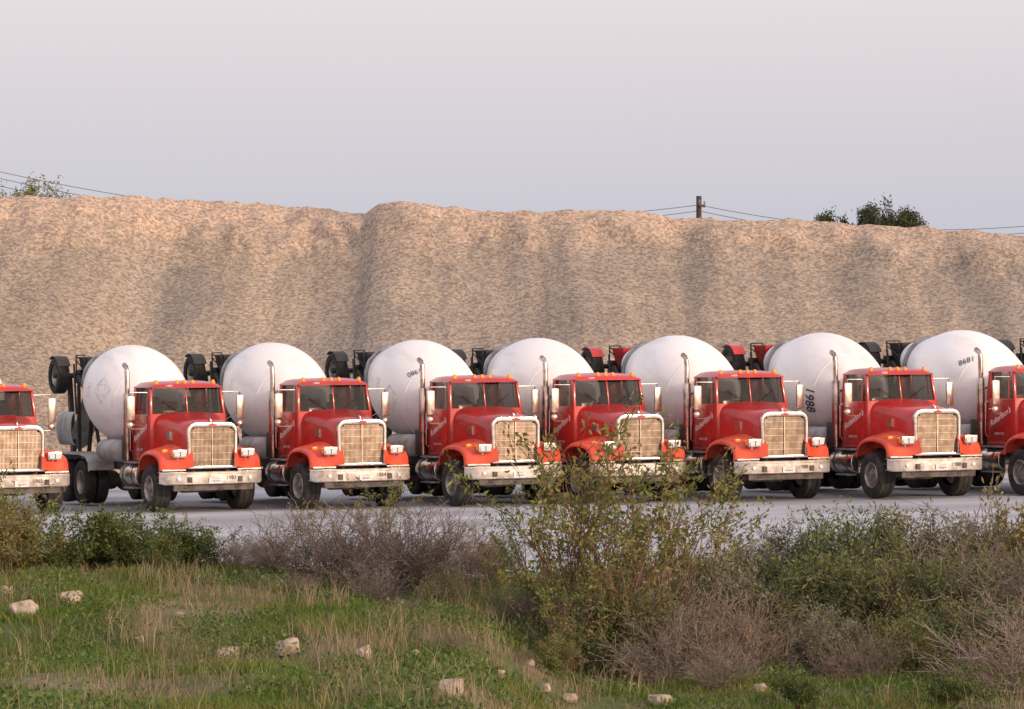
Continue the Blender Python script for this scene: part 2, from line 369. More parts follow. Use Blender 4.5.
    def wheel(x, y, w, dual):
        sx = -1 if x < 0 else 1
        hub = MB(); hub.cyl((-.16 if not dual else -.08, 0, 0), (.1, 0, 0), .085, n=16); hub.cyl((-.02, 0, 0), (.12, 0, 0), .24, n=20)
        wo = hub.obj('wheel', RIM if not dual else STEEL, T, bevel=.01, loc=(x, y, .54))
        if sx > 0: wo.rotation_euler = (0, 0, math.pi)
        cs = (0,) if not dual else (-.165, .165)
        for c in cs:
            t = MB(); t.lathe(tyre(w), (c, 0, 0), (1, 0, 0), 40, cap=False)
            t.obj('tyre', TYRE, wo)
        off = -.165 if dual else 0
        r = MB(); h = w / 2
        if dual: pr = [(-h * .9, .30), (-h * .95, .285), (-h * .8, .27), (h * .5, .26), (h * .55, .16), (h * .3, .13), (h * .2, .10), (h * .2, .001)]
        else: pr = [(-h * .9, .30), (-h * .96, .285), (-h * .85, .27), (-h * .35, .255), (-h * .3, .19), (-h * .62, .165), (-h * .66, .10), (-h * 1.0, .09), (-h * 1.02, .001)]
        r.lathe(pr, (off, 0, 0), (1, 0, 0), 28, cap=False)
        for k in range(10):
            a = 2 * math.pi * k / 10
            xx = off + (h * .5 if dual else -h * .45)
            r.cyl((xx + .02, .21 * math.cos(a), .21 * math.sin(a)), (xx - .03, .21 * math.cos(a), .21 * math.sin(a)), .018, n=6)
        r.obj('rim', RIM, wo)
    for sx in (-1, 1):
        wheel(sx * 1.04, 1.15, .40, False)
        for y in (6.2, 7.5): wheel(sx * .92, y, .27, True)
    for sx in (-1, 1):
        m = MB(); rows = []
        for (y, z) in [(5.52, .85), (5.56, 1.08), (5.75, 1.22), (6.2, 1.27), (7.5, 1.27), (7.95, 1.22), (8.15, 1.08), (8.2, .8)]:
            rows.append([(sx * .55, y, z + .0), (sx * 1.2, y, z), (sx * 1.23, y, z - .05)])
        m.grid(rows); m.obj('rear_fender', GREYP if sx < 0 else FRAME, T, thick=.012)
    for k, (yy, xx) in enumerate([(7.0, -1.06), (7.22, -1.0)]):
        m = MB(); rows = []
        for y in (yy, yy + 1.1):
            rows.append([(xx - .30 * math.sin(a) * .45, y, 1.86 + .42 * math.cos(a)) for a in np.linspace(0, math.pi, 11)])
        m.grid(rows)
        m.obj('spare_chute', GREYP, T, thick=.012)
    m = MB(); m.lathe([(-.04, .001), (-.03, .14), (.02, .24), (.08, .27), (1.2, .27), (1.26, .24), (1.3, .14), (1.31, .001)], (-.92, 3.85, 1.36), (0, 1, 0), 24, cap=False)
    m.obj('water_tank', GREYP, T)
    m = MB()
    for sx in (-1, 1):
        m.hexa([(sx * .42 - .05, 3.35, 1.1), (sx * .42 + .05, 3.35, 1.1), (sx * .42 + .05, 3.75, 1.1), (sx * .42 - .05, 3.75, 1.1), (sx * .25 - .05, 3.42, 2.5), (sx * .25 + .05, 3.42, 2.5), (sx * .25 + .05, 3.58, 2.5), (sx * .25 - .05, 3.58, 2.5)])
    m.box(-.32, .32, 3.38, 3.56, 2.05, 2.55)
    m.obj('front_pedestal', RED, T, bevel=.015)
    m = MB(); m.cyl((0, 3.45, 2.23), (0, 3.66, 2.27), .34, n=24); m.obj('drum_gearbox', STEEL, T, bevel=.02)
    m = MB(); m.box(-.98, -.55, 3.35, 3.75, 1.15, 1.75); m.obj('hydraulic_cooler', BLACK, T, bevel=.03)
    m = MB(); m.box(.5, .95, 3.5, 4.4, 1.15, 1.5); m.obj('battery_box', BLACK, T, bevel=.03)
    m = MB(); m.tube([(-.98, 3.3, 1.2), (-1.0, 3.32, 2.0), (-.8, 3.36, 2.5), (-.3, 3.4, 2.6)], .025); m.obj('air_hose', BLACK, T)
    # drum
    LD = 4.5
    ss = np.linspace(0, LD, 60); px = [p[0] for p in DPROF]; pr_ = [p[1] for p in DPROF]
    m = MB(); prof2 = [(0, .001), (0, .36)]
    for s in ss[1:]:
        w = .2; v = sum(np.interp(s + d * w, px, pr_) for d in (-1, -.5, 0, .5, 1)) / 5
        prof2.append((float(s), float(v)))
    prof2 += [(LD, .38), (LD - .3, .36), (LD - .31, .001)]
    m.lathe(prof2, (0, 0, 0), (0, 1, 0), 72, cap=False)
    drum = m.obj('mixer_drum', DRUM, T, loc=DO, rot=(DT, 0, 0), ang=50)
    m = MB(); m.lathe([(3.7, .6), (3.7, .76), (3.83, .76), (3.83, .6)], (0, 0, 0), (0, 1, 0), 56, cap=False); m.obj('roller_ring', STEEL, drum)
    for s in (.70, 2.55):
        m = MB(); m.lathe([(s - .02, drad(s - .02) - .01), (s - .010, drad(s) + .0), (s + .010, drad(s) + .0), (s + .02, drad(s + .02) - .01)], (0, 0, 0), (0, 1, 0), 72, cap=False)
        m.obj('drum_weld_seam', DRUM, drum)
    # rear pedestal
    m = MB()
    rp = DO + DAX * 3.76
    for sx in (-1, 1):
        m.tube([(sx * .42, 7.9, 1.1), (sx * .5, rp.y, 2.35)], .06); m.tube([(sx * .42, 6.9, 1.1), (sx * .5, rp.y - .1, 2.3)], .05)
        m.tube([(sx * .5, rp.y, 2.3), (sx * .55, 8.2, 3.15)], .045); m.tube([(sx * .42, 8.6, 1.1), (sx * .55, 8.25, 3.2)], .05)
        m.cyl((sx * .45, rp.y - .1, 2.38), (sx * .45, rp.y + .1, 2.42), .12, n=14)
    m.box(-.6, .6, 8.28, 8.38, 3.1, 3.2); m.box(-.55, .55, rp.y - .06, rp.y + .06, 2.2, 2.31)
    m.obj('rear_pedestal', FRAME, T)
    m = MB()
    q = lambda w, y0, y1, z: [(-w, y0, z), (w, y0, z), (w, y1, z), (-w, y1, z)]
    rws = [q(.20, 8.12, 8.4, 3.0), q(.36, 8.05, 8.6, 3.35), q(.40, 8.0, 8.68, 3.66)]
    m.grid([r + [r[0]] for r in rws])
    m.obj('charge_hopper', BLACK, T, thick=.02)
    m = MB()
    m.tube([(-.46, 8.05, 3.1), (-.46, 8.05, 3.72), (-.46, 8.7, 3.72), (-.46, 8.7, 3.0)], .022); m.tube([(.46, 8.05, 3.1), (.46, 8.05, 3.72), (.46, 8.7, 3.72), (.46, 8.7, 3.0)], .022)
    m.tube([(-.46, 8.7, 3.66), (.46, 8.7, 3.66)], .022)
    m.tube([(-.46, 8.05, 3.3), (-.46, 8.7, 3.6)], .018); m.tube([(-.6, 8.3, 2.2), (-.62, 8.4, 3.5)], .03)
    m.obj('hopper_guard', BLACK, T)
    m = MB()
    for x in (.72, 1.05): m.tube([(x, 8.5, 1.0), (x, 8.35, 3.4)], .02)
    for k in range(8):
        z = 1.15 + k * .3; y = 8.5 - .15 * (z - 1) / 2.4; m.tube([(.72, y, z), (1.05, y, z)], .015, 6)
    m.obj('ladder', STEEL, T)
    rows = []
    for t in np.linspace(0, 1, 6):
        c = Vector((.0 - .35 * t, 8.35 + .4 * t, 2.75 - 1.2 * t)); w = .38 - .1 * t
        rows.append([(c.x + w * math.cos(a), c.y + .15 * math.sin(a), c.z - w * .9 * math.sin(a)) for a in np.linspace(0, math.pi, 11)])
    m = MB(); m.grid(rows); m.obj('discharge_chute', GREYP, T, thick=.012)
    # folded booster axle
    yb = 9.1
    m = MB()
    for sx in (-1, 1):
        m.hexa([(sx * .5 - .05, 8.7, 1.0), (sx * .5 + .05, 8.7, 1.0), (sx * .5 + .05, 8.95, 1.0), (sx * .5 - .05, 8.95, 1.0), (sx * .52 - .05, yb - .1, 3.2), (sx * .52 + .05, yb - .1, 3.2), (sx * .52 + .05, yb + .08, 3.2), (sx * .52 - .05, yb + .08, 3.2)])
    m.cyl((-.95, yb, 3.2), (.95, yb, 3.2), .07, n=12)
    m.box(-.3, .3, yb - .25, yb + .1, 3.0, 3.35)
    bo = m.obj('booster_axle', BLACK, T, bevel=.01, seg=1)
    for sx in (-1, 1):
        t = MB(); t.lathe(tyre(.30, .47), (0, 0, 0), (1, 0, 0), 32, cap=False)
        t.obj('tyre', TYRE, bo, loc=(sx * .80, yb, 3.20))
        t = MB(); t.lathe([(-.1, .29), (-.02, .25), (0, .001)] if sx < 0 else [(.1, .29), (.02, .25), (0, .001)], (0, 0, 0), (1, 0, 0), 24, cap=False); t.obj('rim', RIM, bo, loc=(sx * .80, yb, 3.20))
        m = MB(); rows = [[(sx * (.80 - .17), yb + .51 * math.cos(a), 3.20 + .51 * math.sin(a)), (sx * (.80 + .17), yb + .51 * math.cos(a), 3.20 + .51 * math.sin(a))] for a in np.linspace(1.0, math.pi - .5, 9)]
        m.grid(rows)
        m.obj('booster_fender', BLACK, bo, thick=.012)
    def doorfn(a, b_): return Vector((-.982, 2.38 - a, 1.82 + b_))
    text_mesh("Robertson's", .20, doorfn, WTXT, 'door_lettering', cab, shear=.35, bold=.003, rot=math.radians(22))
    def doorfn2(a, b_): return Vector((-.982, 2.42 - a, 1.42 + b_))
    text_mesh("READY MIX", .08, doorfn2, WTXT, 'door_lettering', cab)
    def doorR(a, b_): return Vector((.982, 2.36 + a, 1.82 + b_))
    text_mesh("Robertson's", .20, doorR, WTXT, 'door_lettering', cab, shear=.35, bold=.003, rot=math.radians(22))
    return T

def tree_of(o):
    out = [o]
    for c in o.children: out += tree_of(c)
    return out
def copy_tree(root):
    mp = {}
    for o in tree_of(root):
        c = o.copy(); mp[o] = c
        if o.parent in mp: c.parent = mp[o.parent]
        col.objects.link(c)
    return mp[root], {v.name: v for v in mp.values()}

SL = .0185
def base(x): return SL * (min(max(x, -60), 60) + 7)
proto = build_truck()
bpy.context.view_layer.update()
specs = [  # px, number, yaw, red rear, mark, depth offset
    (22, '1865', 27.5, 0, 'logo', 0), (216, '1983', 27, 0, 'logo', 0), (366, '1884', 26.8, 0, 'logo', .1), (520, '1980', 26, 0, 'logo', 0),
    (645, '1897', 25, 0, None, .35), (789, '1988', 23.3, 1, None, .1), (942, '1988', 22.3, 1, 'num', -.1), (1092, '1898', 22, 0, 'num2', 0), (1236, '1871', 21, 0, None, 0)]
def set_mat(o, mt):
    o.material_slots[0].link = 'OBJECT'; o.material_slots[0].material = mt
trucks = []
for i, sp in enumerate(specs):
    if i == 0: T = proto
    else: T, _ = copy_tree(proto)
    trucks.append(T)
for i, sp in enumerate(specs):
    T = trucks[i]; x = (sp[0] - 512) / 43.1
    dy = sp[5]
    T.location = (x * (66 + dy) / 66, 66 + dy, base(x))
    T.rotation_euler = (0, -math.atan(SL) * .6, math.radians(sp[2]))
    kids = tree_of(T)
    drum = [o for o in kids if o.name.startswith('mixer_drum')][0]
    bum = [o for o in kids if o.name.startswith('bumper')][0]
    cab = [o for o in kids if o.name.split('.')[0] == 'cab'][0]
    text_mesh(sp[1], .13, lambda a, b_: Vector((.40 + a, .006, .79 + b_)), DTXT, 'bumper_lettering', bum)
    text_mesh("CALIFORNIA", .035, lambda a, b_: Vector((a, -.0185, .778 + b_)), RED, 'plate_lettering', bum)
    text_mesh(sp[1] + 'RM', .07, lambda a, b_: Vector((a, -.0185, .715 + b_)), DTXT, 'plate_lettering', bum)
    text_mesh(sp[1], .085, lambda a, b_: Vector((-.45 + a, 1.822, 2.925 + b_ * .8)), WTXT, 'roof_lettering', cab)
    def dmap(s0, a0, off=.014, st=1.):
        def f(a, b_):
            s = s0 + b_ * st; r = drad(s) + off; an = a0 + a / max(drad(s0), .3)
            return Vector((-math.cos(an) * r, s, math.sin(an) * r))
        return f
    if sp[4] == 'num':
        text_mesh(sp[1], .32, dmap(.80, -.16, st=1.25), DTXT, 'drum_lettering', drum, bold=.002, rot=math.pi)
    elif sp[4] == 'num2':
        text_mesh(sp[1], .20, dmap(.8, .80, st=1.2), DTXT, 'drum_lettering', drum, rot=math.radians(150), shear=.2)
    elif sp[4] == 'logo':
        m = MB(); fn = dmap(1.2, .05 + .25 * math.sin(i * 2))
        for sz, rt in ((.34, .3), (.2, 1.1)):
            pts = []
            for k in range(5):
                an = rt + 2 * math.pi * k / 4
                pts.append((math.cos(an) * sz, math.sin(an) * sz))
            for k in range(4):
                (xa, ya), (xb, yb_) = pts[k], pts[k + 1]
                for j in range(6):
                    if (k * 6 + j + i) % 7 == 0: continue
                    t0, t1 = j / 6, (j + 1) / 6
                    p = [((xa + (xb - xa) * t) * f_, (ya + (yb_ - ya) * t) * f_) for f_ in (1, .90) for t in (t0, t1)]
                    m.add([fn(*p[0]), fn(*p[1]), fn(*p[3]), fn(*p[2])], [(0, 1, 2, 3)])
        m.obj('drum_logo', BLOGO, drum)
        text_mesh(sp[1], .20, dmap(1.85, .15), BLOGO, 'drum_lettering', drum, rot=.25)
        if i == 3: text_mesh(sp[1], .18, dmap(.75, .75, st=1.2), DTXT, 'drum_lettering', drum, rot=2.6)
    if sp[3]:
        for o in kids:
            if o.name.split('.')[0] in ('charge_hopper', 'booster_fender'): set_mat(o, RED)
    T['category'] = 'cement mixer truck'; T['group'] = 'red cement mixer trucks parked in a row'
    T['label'] = ('red cement mixer truck with white drum and red hopper' if sp[3] else
                  {'logo': 'red cement mixer truck, white drum with faded blue logo',
                   'num2': 'red cement mixer truck with slanted dark number on drum',
                   None: 'red cement mixer truck with plain white drum'}[sp[4]])
    if sp[4] == 'num': T['label'] = 'red cement mixer truck with dark 1988 on white drum'

# ------------------------------------------------------------------ ground
def sm(t): t = max(0., min(1., t)); return t * t * (3 - 2 * t)
def nz(x, y, z=0): return noise.noise(Vector((x, y, z)))
def edge(x):
    return float(np.interp(x, [-12, -6, -3, 1, 4, 9], [47, 45, 41, 41, 44, 46])) + nz(x * .4, 3.3) * 1.5
def bank(x, y):
    if y > 56: return -.03
    e = edge(x); s = sm((e - y) / 4)
    b = -.03 + .26 * s
    rt = sm((x / max(y, 5) + .02) / .05)
    b -= (.18 + .62 * rt) * sm((e - 2.6 - y) / 5)
    b += 1.1 * sm((29 - y) / 22)
    b += s * (nz(x * .35, y * .25) * .22 + nz(x * 1.1, y * .8, 5) * .09 + nz(x * 3, y * 3, 9) * .03)
    b += .30 * math.exp(-((x + 6.0) / 3) ** 2 - ((y - 37) / 6) ** 2) * s
    return b
def terr(x, y): return base(x) + bank(x, y)
xs = sorted(set([-900, -400, -200, -120, -80, -60, -45, -35, -28, -22, -18] + list(np.round(np.arange(-15, 15.01, .25), 3)) + [18, 22, 28, 35, 45, 60, 80, 120, 200, 400, 900]))
ys = sorted(set([-60, -30, -15, -8, -4, 0, 3, 6, 9, 12, 14] + list(np.round(np.arange(15, 52, .25), 3)) + [54, 57, 60, 70, 80, 90, 105, 120, 160, 250, 500, 900, 1800]))
V = [(x, y, terr(x, y)) for y in ys for x in xs]; nx = len(xs)
F = [(j * nx + i, j * nx + i + 1, (j + 1) * nx + i + 1, (j + 1) * nx + i) for j in range(len(ys) - 1) for i in range(nx - 1)]
def simple(name, V, F, mat_, smooth=True):
    me = bpy.data.meshes.new(name); me.from_pydata(V, [], F)
    me.polygons.foreach_set('use_smooth', [smooth] * len(me.polygons)); me.materials.append(mat_)
    o = bpy.data.objects.new(name, me); col.objects.link(o); return o
SOIL = M('soil', (.23, .17, .115), .95, c2=(.085, .115, .030), scale=1.3, lo=.38, hi=.54, bump=.8, bscale=12, pos=True)
g = simple('ground', V, F, SOIL); g['kind'] = 'structure'; g['label'] = 'brown soil bank with patches of grass'

CON = bpy.data.materials.new('concrete_paving'); CON.use_nodes = True
nt = CON.node_tree; N = nt.nodes; L = nt.links; b = N['Principled BSDF']; b.inputs['Roughness'].default_value = .7
ge = N.new('ShaderNodeNewGeometry')
n1 = N.new('ShaderNodeTexNoise'); n1.inputs['Scale'].default_value = .22; n1.inputs['Detail'].default_value = 6; n1.inputs['Roughness'].default_value = .55
vm = N.new('ShaderNodeVectorMath'); vm.operation = 'MULTIPLY'; vm.inputs[1].default_value = (.5, 1.3, 1); L.new(ge.outputs['Position'], vm.inputs[0]); L.new(vm.outputs[0], n1.inputs['Vector'])
cr = N.new('ShaderNodeValToRGB'); cr.color_ramp.elements[0].position = .36; cr.color_ramp.elements[0].color = (.29, .30, .33, 1); cr.color_ramp.elements[1].position = .62; cr.color_ramp.elements[1].color = (.50, .525, .575, 1)
L.new(n1.outputs[0], cr.inputs[0])
bk = N.new('ShaderNodeTexBrick'); bk.offset = 0; bk.inputs['Scale'].default_value = 1; bk.inputs['Brick Width'].default_value = 4.5; bk.inputs['Row Height'].default_value = 4.5; bk.inputs['Mortar Size'].default_value = .03
bk.inputs['Color1'].default_value = (1, 1, 1, 1); bk.inputs['Color2'].default_value = (.9, .9, .9, 1); bk.inputs['Mortar'].default_value = (.6, .57, .55, 1)
L.new(ge.outputs['Position'], bk.inputs['Vector'])
mx = N.new('ShaderNodeMix'); mx.data_type = 'RGBA'; mx.blend_type = 'MULTIPLY'; mx.inputs[0].default_value = 1
L.new(cr.outputs[0], mx.inputs[6]); L.new(bk.outputs[0], mx.inputs[7])
L.new(mx.outputs[2], b.inputs['Base Color'])
pxs = [-60, -30] + list(np.arange(-16, 16.1, 1.0)) + [30, 60]
V = [(x, min(edge(x) - 2.2, 46), base(x)) for x in pxs] + [(x, 90, base(x)) for x in pxs]; n_ = len(pxs)
p = simple('concrete_pavement', V, [(i, i + 1, n_ + i + 1, n_ + i) for i in range(n_ - 1)], CON)
p['kind'] = 'structure'; p['label'] = 'pale grey worn concrete yard'

# ------------------------------------------------------------------ gravel pile
CP = [(-900, 205), (-300, 200), (0, 196), (60, 198), (150, 196), (200, 201), (235, 203), (300, 208), (365, 213), (378, 203), (400, 202), (440, 207), (500, 213), (560, 211), (600, 212), (640, 211), (680, 218), (740, 220), (800, 221), (860, 224), (920, 228), (1024, 236), (1300, 240), (1900, 250)]
def crest(x, D):
    pxx = 512 + 2844 * x / D
    py = np.interp(pxx, [c[0] for c in CP], [c[1] for c in CP])
    return 2.9 + (387 - py) * D / 2844
ux = np.arange(-48, 48.01, .18); NV = 120
RF = random.Random(33); cones = []
xx = -50.
while xx < 50:
    cones.append((xx, RF.uniform(.35, 1.2), RF.uniform(2.2, 5.0), RF.uniform(-2.5, 2.5))); xx += RF.uniform(3.0, 8.5)
V = []
RUN = 15.5
for j in range(NV + 1 + 14):
    for x in ux:
        x = float(x)
        rec = 3.6 * sm((-3.4 - x) / 5) - 2.4 * sm((-11 - x) / 6) + .5 * math.sin(x * .23 + 1.2) + nz(x * .09, 7.7) * 1.5
        yc = 98 + rec
        H = crest(x, yc) + nz(x * 1.3, 1.1) * .14 + nz(x * .45, 2.1) * .10 + abs(nz(x * 4, 6.1)) * .10
        if j <= NV:
            v = j / NV
            top = .78 + .09 * nz(x * .28, 5.5) + .04 * nz(x * 1.1, 8.5)
            sp_ = .66
            yf = RUN * (v if v < top else top + (v - top) * sp_) / (top + (1 - top) * sp_)
            y = yc - RUN + yf; z = H * (v ** 1.04)
            fan = 0
            wx = x + nz(x * .25, v * 2, 2) * .8
            for (cx, ca, cw, ck) in cones:   # slump fans, each leaning its own way downslope
                c_ = cx + ck * (1 - v)
                if abs(c_ - x) < 11:
                    w_ = cw * (1.35 - .85 * v)
                    fan += (ca * math.exp(-((wx - c_) / w_) ** 2)) ** 3
            fan = fan ** (1 / 3)
            rill = nz(wx * 1.3 + v, v * .8, 18) * .5 + nz(wx * 3.0 + v * 2, v * 1.2, 28) * .25
            d = 1.05 * fan * (.35 + .65 * sm((1 - v) * 1.6)) + .09 * rill + .02 * nz(x * 2.2, z * 2.2, y) + .02 * nz(x * 5, z * 5, y)
            if v > top:
                k_ = sm((v - top) * 14)
                d += (.42 * nz(x * .8, z * 1.0, 3) + .20 * nz(x * 1.9, z * 1.9, 3) + .10 * abs(nz(x * 4.2, z * 4.2, 3))) * k_ * (1 if v < .97 else .3)
            d *= 1 - .8 * sm((v - .93) / .07)
            y -= .62 * d; z += .62 * d * .75 * (0 if v > .99 else 1)
            z = z * sm(v * 14) + base(x) * (1 - sm(v * 14)) - (.1 if j == 0 else 0)
        else:
            k = (j - NV) / 14
            y = yc + k * 18; z = H * (1 - sm((k - .15) / .85)) - .12 * min(1, k * 8) + nz(x * .5, k * 6) * .12
        V.append((x, y, z))
nx = len(ux)
F = [(j * nx + i, j * nx + i + 1, (j + 1) * nx + i + 1, (j + 1) * nx + i) for j in range(NV + 14) for i in range(nx - 1)]
GR = bpy.data.materials.new('gravel'); GR.use_nodes = True
nt = GR.node_tree; N = nt.nodes; L = nt.links; b = N['Principled BSDF']; b.inputs['Roughness'].default_value = .95
ge = N.new('ShaderNodeNewGeometry'); P = ge.outputs['Position']
def nn(scale, det=8, rough=.6, vec=None):
    n = N.new('ShaderNodeTexNoise'); n.inputs['Scale'].default_value = scale; n.inputs['Detail'].default_value = det; n.inputs['Roughness'].default_value = rough; L.new(vec or P, n.inputs['Vector']); return n.outputs[0]
def ramp(src, a, ca, bb, cb):
    c = N.new('ShaderNodeValToRGB'); c.color_ramp.elements[0].position = a; c.color_ramp.elements[0].color = (*ca, 1); c.color_ramp.elements[1].position = bb; c.color_ramp.elements[1].color = (*cb, 1); L.new(src, c.inputs[0]); return c.outputs[0]
def mix(a, b_, f=1, mode='MULTIPLY'):
    m1 = N.new('ShaderNodeMix'); m1.data_type = 'RGBA'; m1.blend_type = mode
    if isinstance(f, (int, float)): m1.inputs[0].default_value = f
    else: L.new(f, m1.inputs[0])
    L.new(a, m1.inputs[6]); L.new(b_, m1.inputs[7]); return m1.outputs[2]
st_v = N.new('ShaderNodeVectorMath'); st_v.operation = 'MULTIPLY'; st_v.inputs[1].default_value = (1, .10, .10); L.new(P, st_v.inputs[0])
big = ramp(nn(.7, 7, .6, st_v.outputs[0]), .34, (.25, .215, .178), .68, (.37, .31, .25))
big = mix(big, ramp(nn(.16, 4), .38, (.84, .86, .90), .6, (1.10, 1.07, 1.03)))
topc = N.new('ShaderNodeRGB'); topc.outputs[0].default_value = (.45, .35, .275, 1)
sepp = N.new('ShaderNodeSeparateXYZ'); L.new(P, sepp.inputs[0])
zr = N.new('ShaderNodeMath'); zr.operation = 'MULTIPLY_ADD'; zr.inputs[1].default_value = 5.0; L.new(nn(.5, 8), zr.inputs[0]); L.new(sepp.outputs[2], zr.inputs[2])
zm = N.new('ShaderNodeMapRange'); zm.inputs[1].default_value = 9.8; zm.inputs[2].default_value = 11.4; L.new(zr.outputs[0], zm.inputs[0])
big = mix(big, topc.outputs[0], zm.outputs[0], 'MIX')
med = ramp(nn(6, 8, .8), .36, (.87, .87, .88), .62, (1.09, 1.08, 1.07))
vo = N.new('ShaderNodeTexVoronoi'); vo.inputs['Scale'].default_value = 12; L.new(P, vo.inputs['Vector'])
sepc = N.new('ShaderNodeSeparateColor'); L.new(vo.outputs['Color'], sepc.inputs[0])
st = ramp(sepc.outputs[0], .05, (.60, .60, .63), .95, (1.34, 1.32, 1.28))
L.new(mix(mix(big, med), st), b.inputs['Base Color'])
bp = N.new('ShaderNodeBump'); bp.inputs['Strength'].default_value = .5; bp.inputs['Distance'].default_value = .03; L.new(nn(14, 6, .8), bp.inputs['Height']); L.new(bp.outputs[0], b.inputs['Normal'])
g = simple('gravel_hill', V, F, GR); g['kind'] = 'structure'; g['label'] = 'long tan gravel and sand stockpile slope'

# ------------------------------------------------------------------ vegetation
def mesh_np(name, V, loops, tot, mat_, smooth=False):
    me = bpy.data.meshes.new(name); me.vertices.add(len(V)); me.vertices.foreach_set('co', np.asarray(V, dtype=np.float32).ravel())
    me.loops.add(len(loops)); me.loops.foreach_set('vertex_index', np.asarray(loops, dtype=np.int32))
    tot = np.asarray(tot, dtype=np.int32); st_ = np.concatenate([[0], np.cumsum(tot)[:-1]]).astype(np.int32)
    me.polygons.add(len(tot)); me.polygons.foreach_set('loop_start', st_); me.polygons.foreach_set('loop_total', tot)
    me.update(calc_edges=True); me.validate(); me.materials.append(mat_); return me
def blades(P, H, lean, W):
    n = len(P); az = rng.uniform(0, 2 * np.pi, n); sd = np.stack([np.cos(az), np.sin(az), np.zeros(n)], 1) * W[:, None] * .5
    la = rng.uniform(0, 2 * np.pi, n); ld = np.stack([np.cos(la), np.sin(la), np.zeros(n)], 1) * (lean * H)[:, None]
    up = np.array([0, 0, 1.]) * H[:, None]
    V = np.stack([P - sd, P + sd, P + up * .55 + ld * .3 - sd * .8, P + up * .55 + ld * .3 + sd * .8, P + up * (1 - .3 * lean[:, None]) + ld], 1).reshape(-1, 3)
    o = (np.arange(n) * 5)[:, None]
    return V, (o + np.array([0, 1, 3, 2, 2, 3, 4])).ravel(), np.tile([4, 3], n)
def leafq(P, D, Lm, Wm):
    n = len(P); r = rng.normal(size=(n, 3)); D = D / np.linalg.norm(D, axis=1)[:, None]
    s = np.cross(D, r); s /= np.linalg.norm(s, axis=1)[:, None] + 1e-9
    V = np.stack([P, P + D * (Lm * .5)[:, None] + s * (Wm * .5)[:, None], P + D * Lm[:, None], P + D * (Lm * .5)[:, None] - s * (Wm * .5)[:, None]], 1).reshape(-1, 3)
    return V, np.arange(4 * n), np.full(n, 4)
def stemmesh(segs, mat_, name):
    A = np.array([s[0] for s in segs]); B = np.array([s[1] for s in segs]); ra = np.array([s[2] for s in segs]); rb = np.array([s[3] for s in segs])
    d = B - A; d /= np.linalg.norm(d, axis=1)[:, None] + 1e-9; ref = np.tile([.31, .77, .11], (len(A), 1)); u = np.cross(d, ref); u /= np.linalg.norm(u, axis=1)[:, None] + 1e-9; w = np.cross(d, u)
    k = 4 if ra.max() > .05 else 3
    ring = lambda C, r: [C + (u * math.cos(2 * math.pi * i / k) + w * math.sin(2 * math.pi * i / k)) * r[:, None] for i in range(k)]
    V = np.stack(ring(A, ra) + ring(B, rb), 1).reshape(-1, 3); o = (np.arange(len(A)) * 2 * k)[:, None]
    pat = []
    for i in range(k): j = (i + 1) % k; pat += [i, j, k + j, k + i]
    return mesh_np(name, V, (o + np.array(pat)).ravel(), np.full(len(A) * k, 4), mat_)
def grow(seed, n_main, L_, spread, depth, nch, up, jit, r0, starts=None, ratio=.6, wide=.9, rmin=.0028, lmin=.6):
    R = random.Random(seed); segs = []; tips = []
    rv = lambda: Vector((R.gauss(0, 1), R.gauss(0, 1), R.gauss(0, .7)))
    def br(p, d, L1, r, lev):
        k = 3
        for i in range(k):
            d = (d + rv() * jit + Vector((0, 0, up))).normalized(); q = p + d * (L1 / k)
            ra, rb = max(rmin, r * (1 - .22 * i)), max(rmin, r * (1 - .22 * (i + 1)))
            segs.append((tuple(p), tuple(q), ra, rb))
            if lev < depth:
                for c in range(nch):
                    if R.random() < .85: br(q, (d + rv() * wide).normalized(), L1 * ratio * R.uniform(.7, 1.2), rb * .6, lev + 1)
            if lev >= depth: tips.append((tuple(p), tuple(q)))
            p = q
    for m_ in range(n_main):
        a = R.uniform(0, 2 * math.pi); t = R.uniform(0, 1) ** .7 * spread
        d = Vector((math.sin(t) * math.cos(a), math.sin(t) * math.sin(a), math.cos(t)))
        p = Vector((math.cos(a), math.sin(a), 0)) * R.uniform(0, .12) if starts is None else starts[m_ % len(starts)]
        br(p, d, L_ * R.uniform(lmin, 1.1), r0 * R.uniform(.7, 1.1), 0)
    return segs, tips
def leaves(tips, per, L0, W0, mat_, name, jitter=.02, keep=1.):
    T_ = np.array(tips)
    if keep < 1: T_ = T_[rng.random(len(T_)) < keep]
    A = np.repeat(T_[:, 0], per, 0); B = np.repeat(T_[:, 1], per, 0); n = len(A)
    P = A + (B - A) * rng.random((n, 1)) + rng.normal(size=(n, 3)) * jitter
    D = (B - A) / (np.linalg.norm(B - A, axis=1)[:, None] + 1e-9) * .5 + rng.normal(size=(n, 3)) * .6
    return mesh_np(name, *leafq(P, D, L0 * rng.uniform(.6, 1.3, n), W0 * rng.uniform(.7, 1.3, n)), mat_)

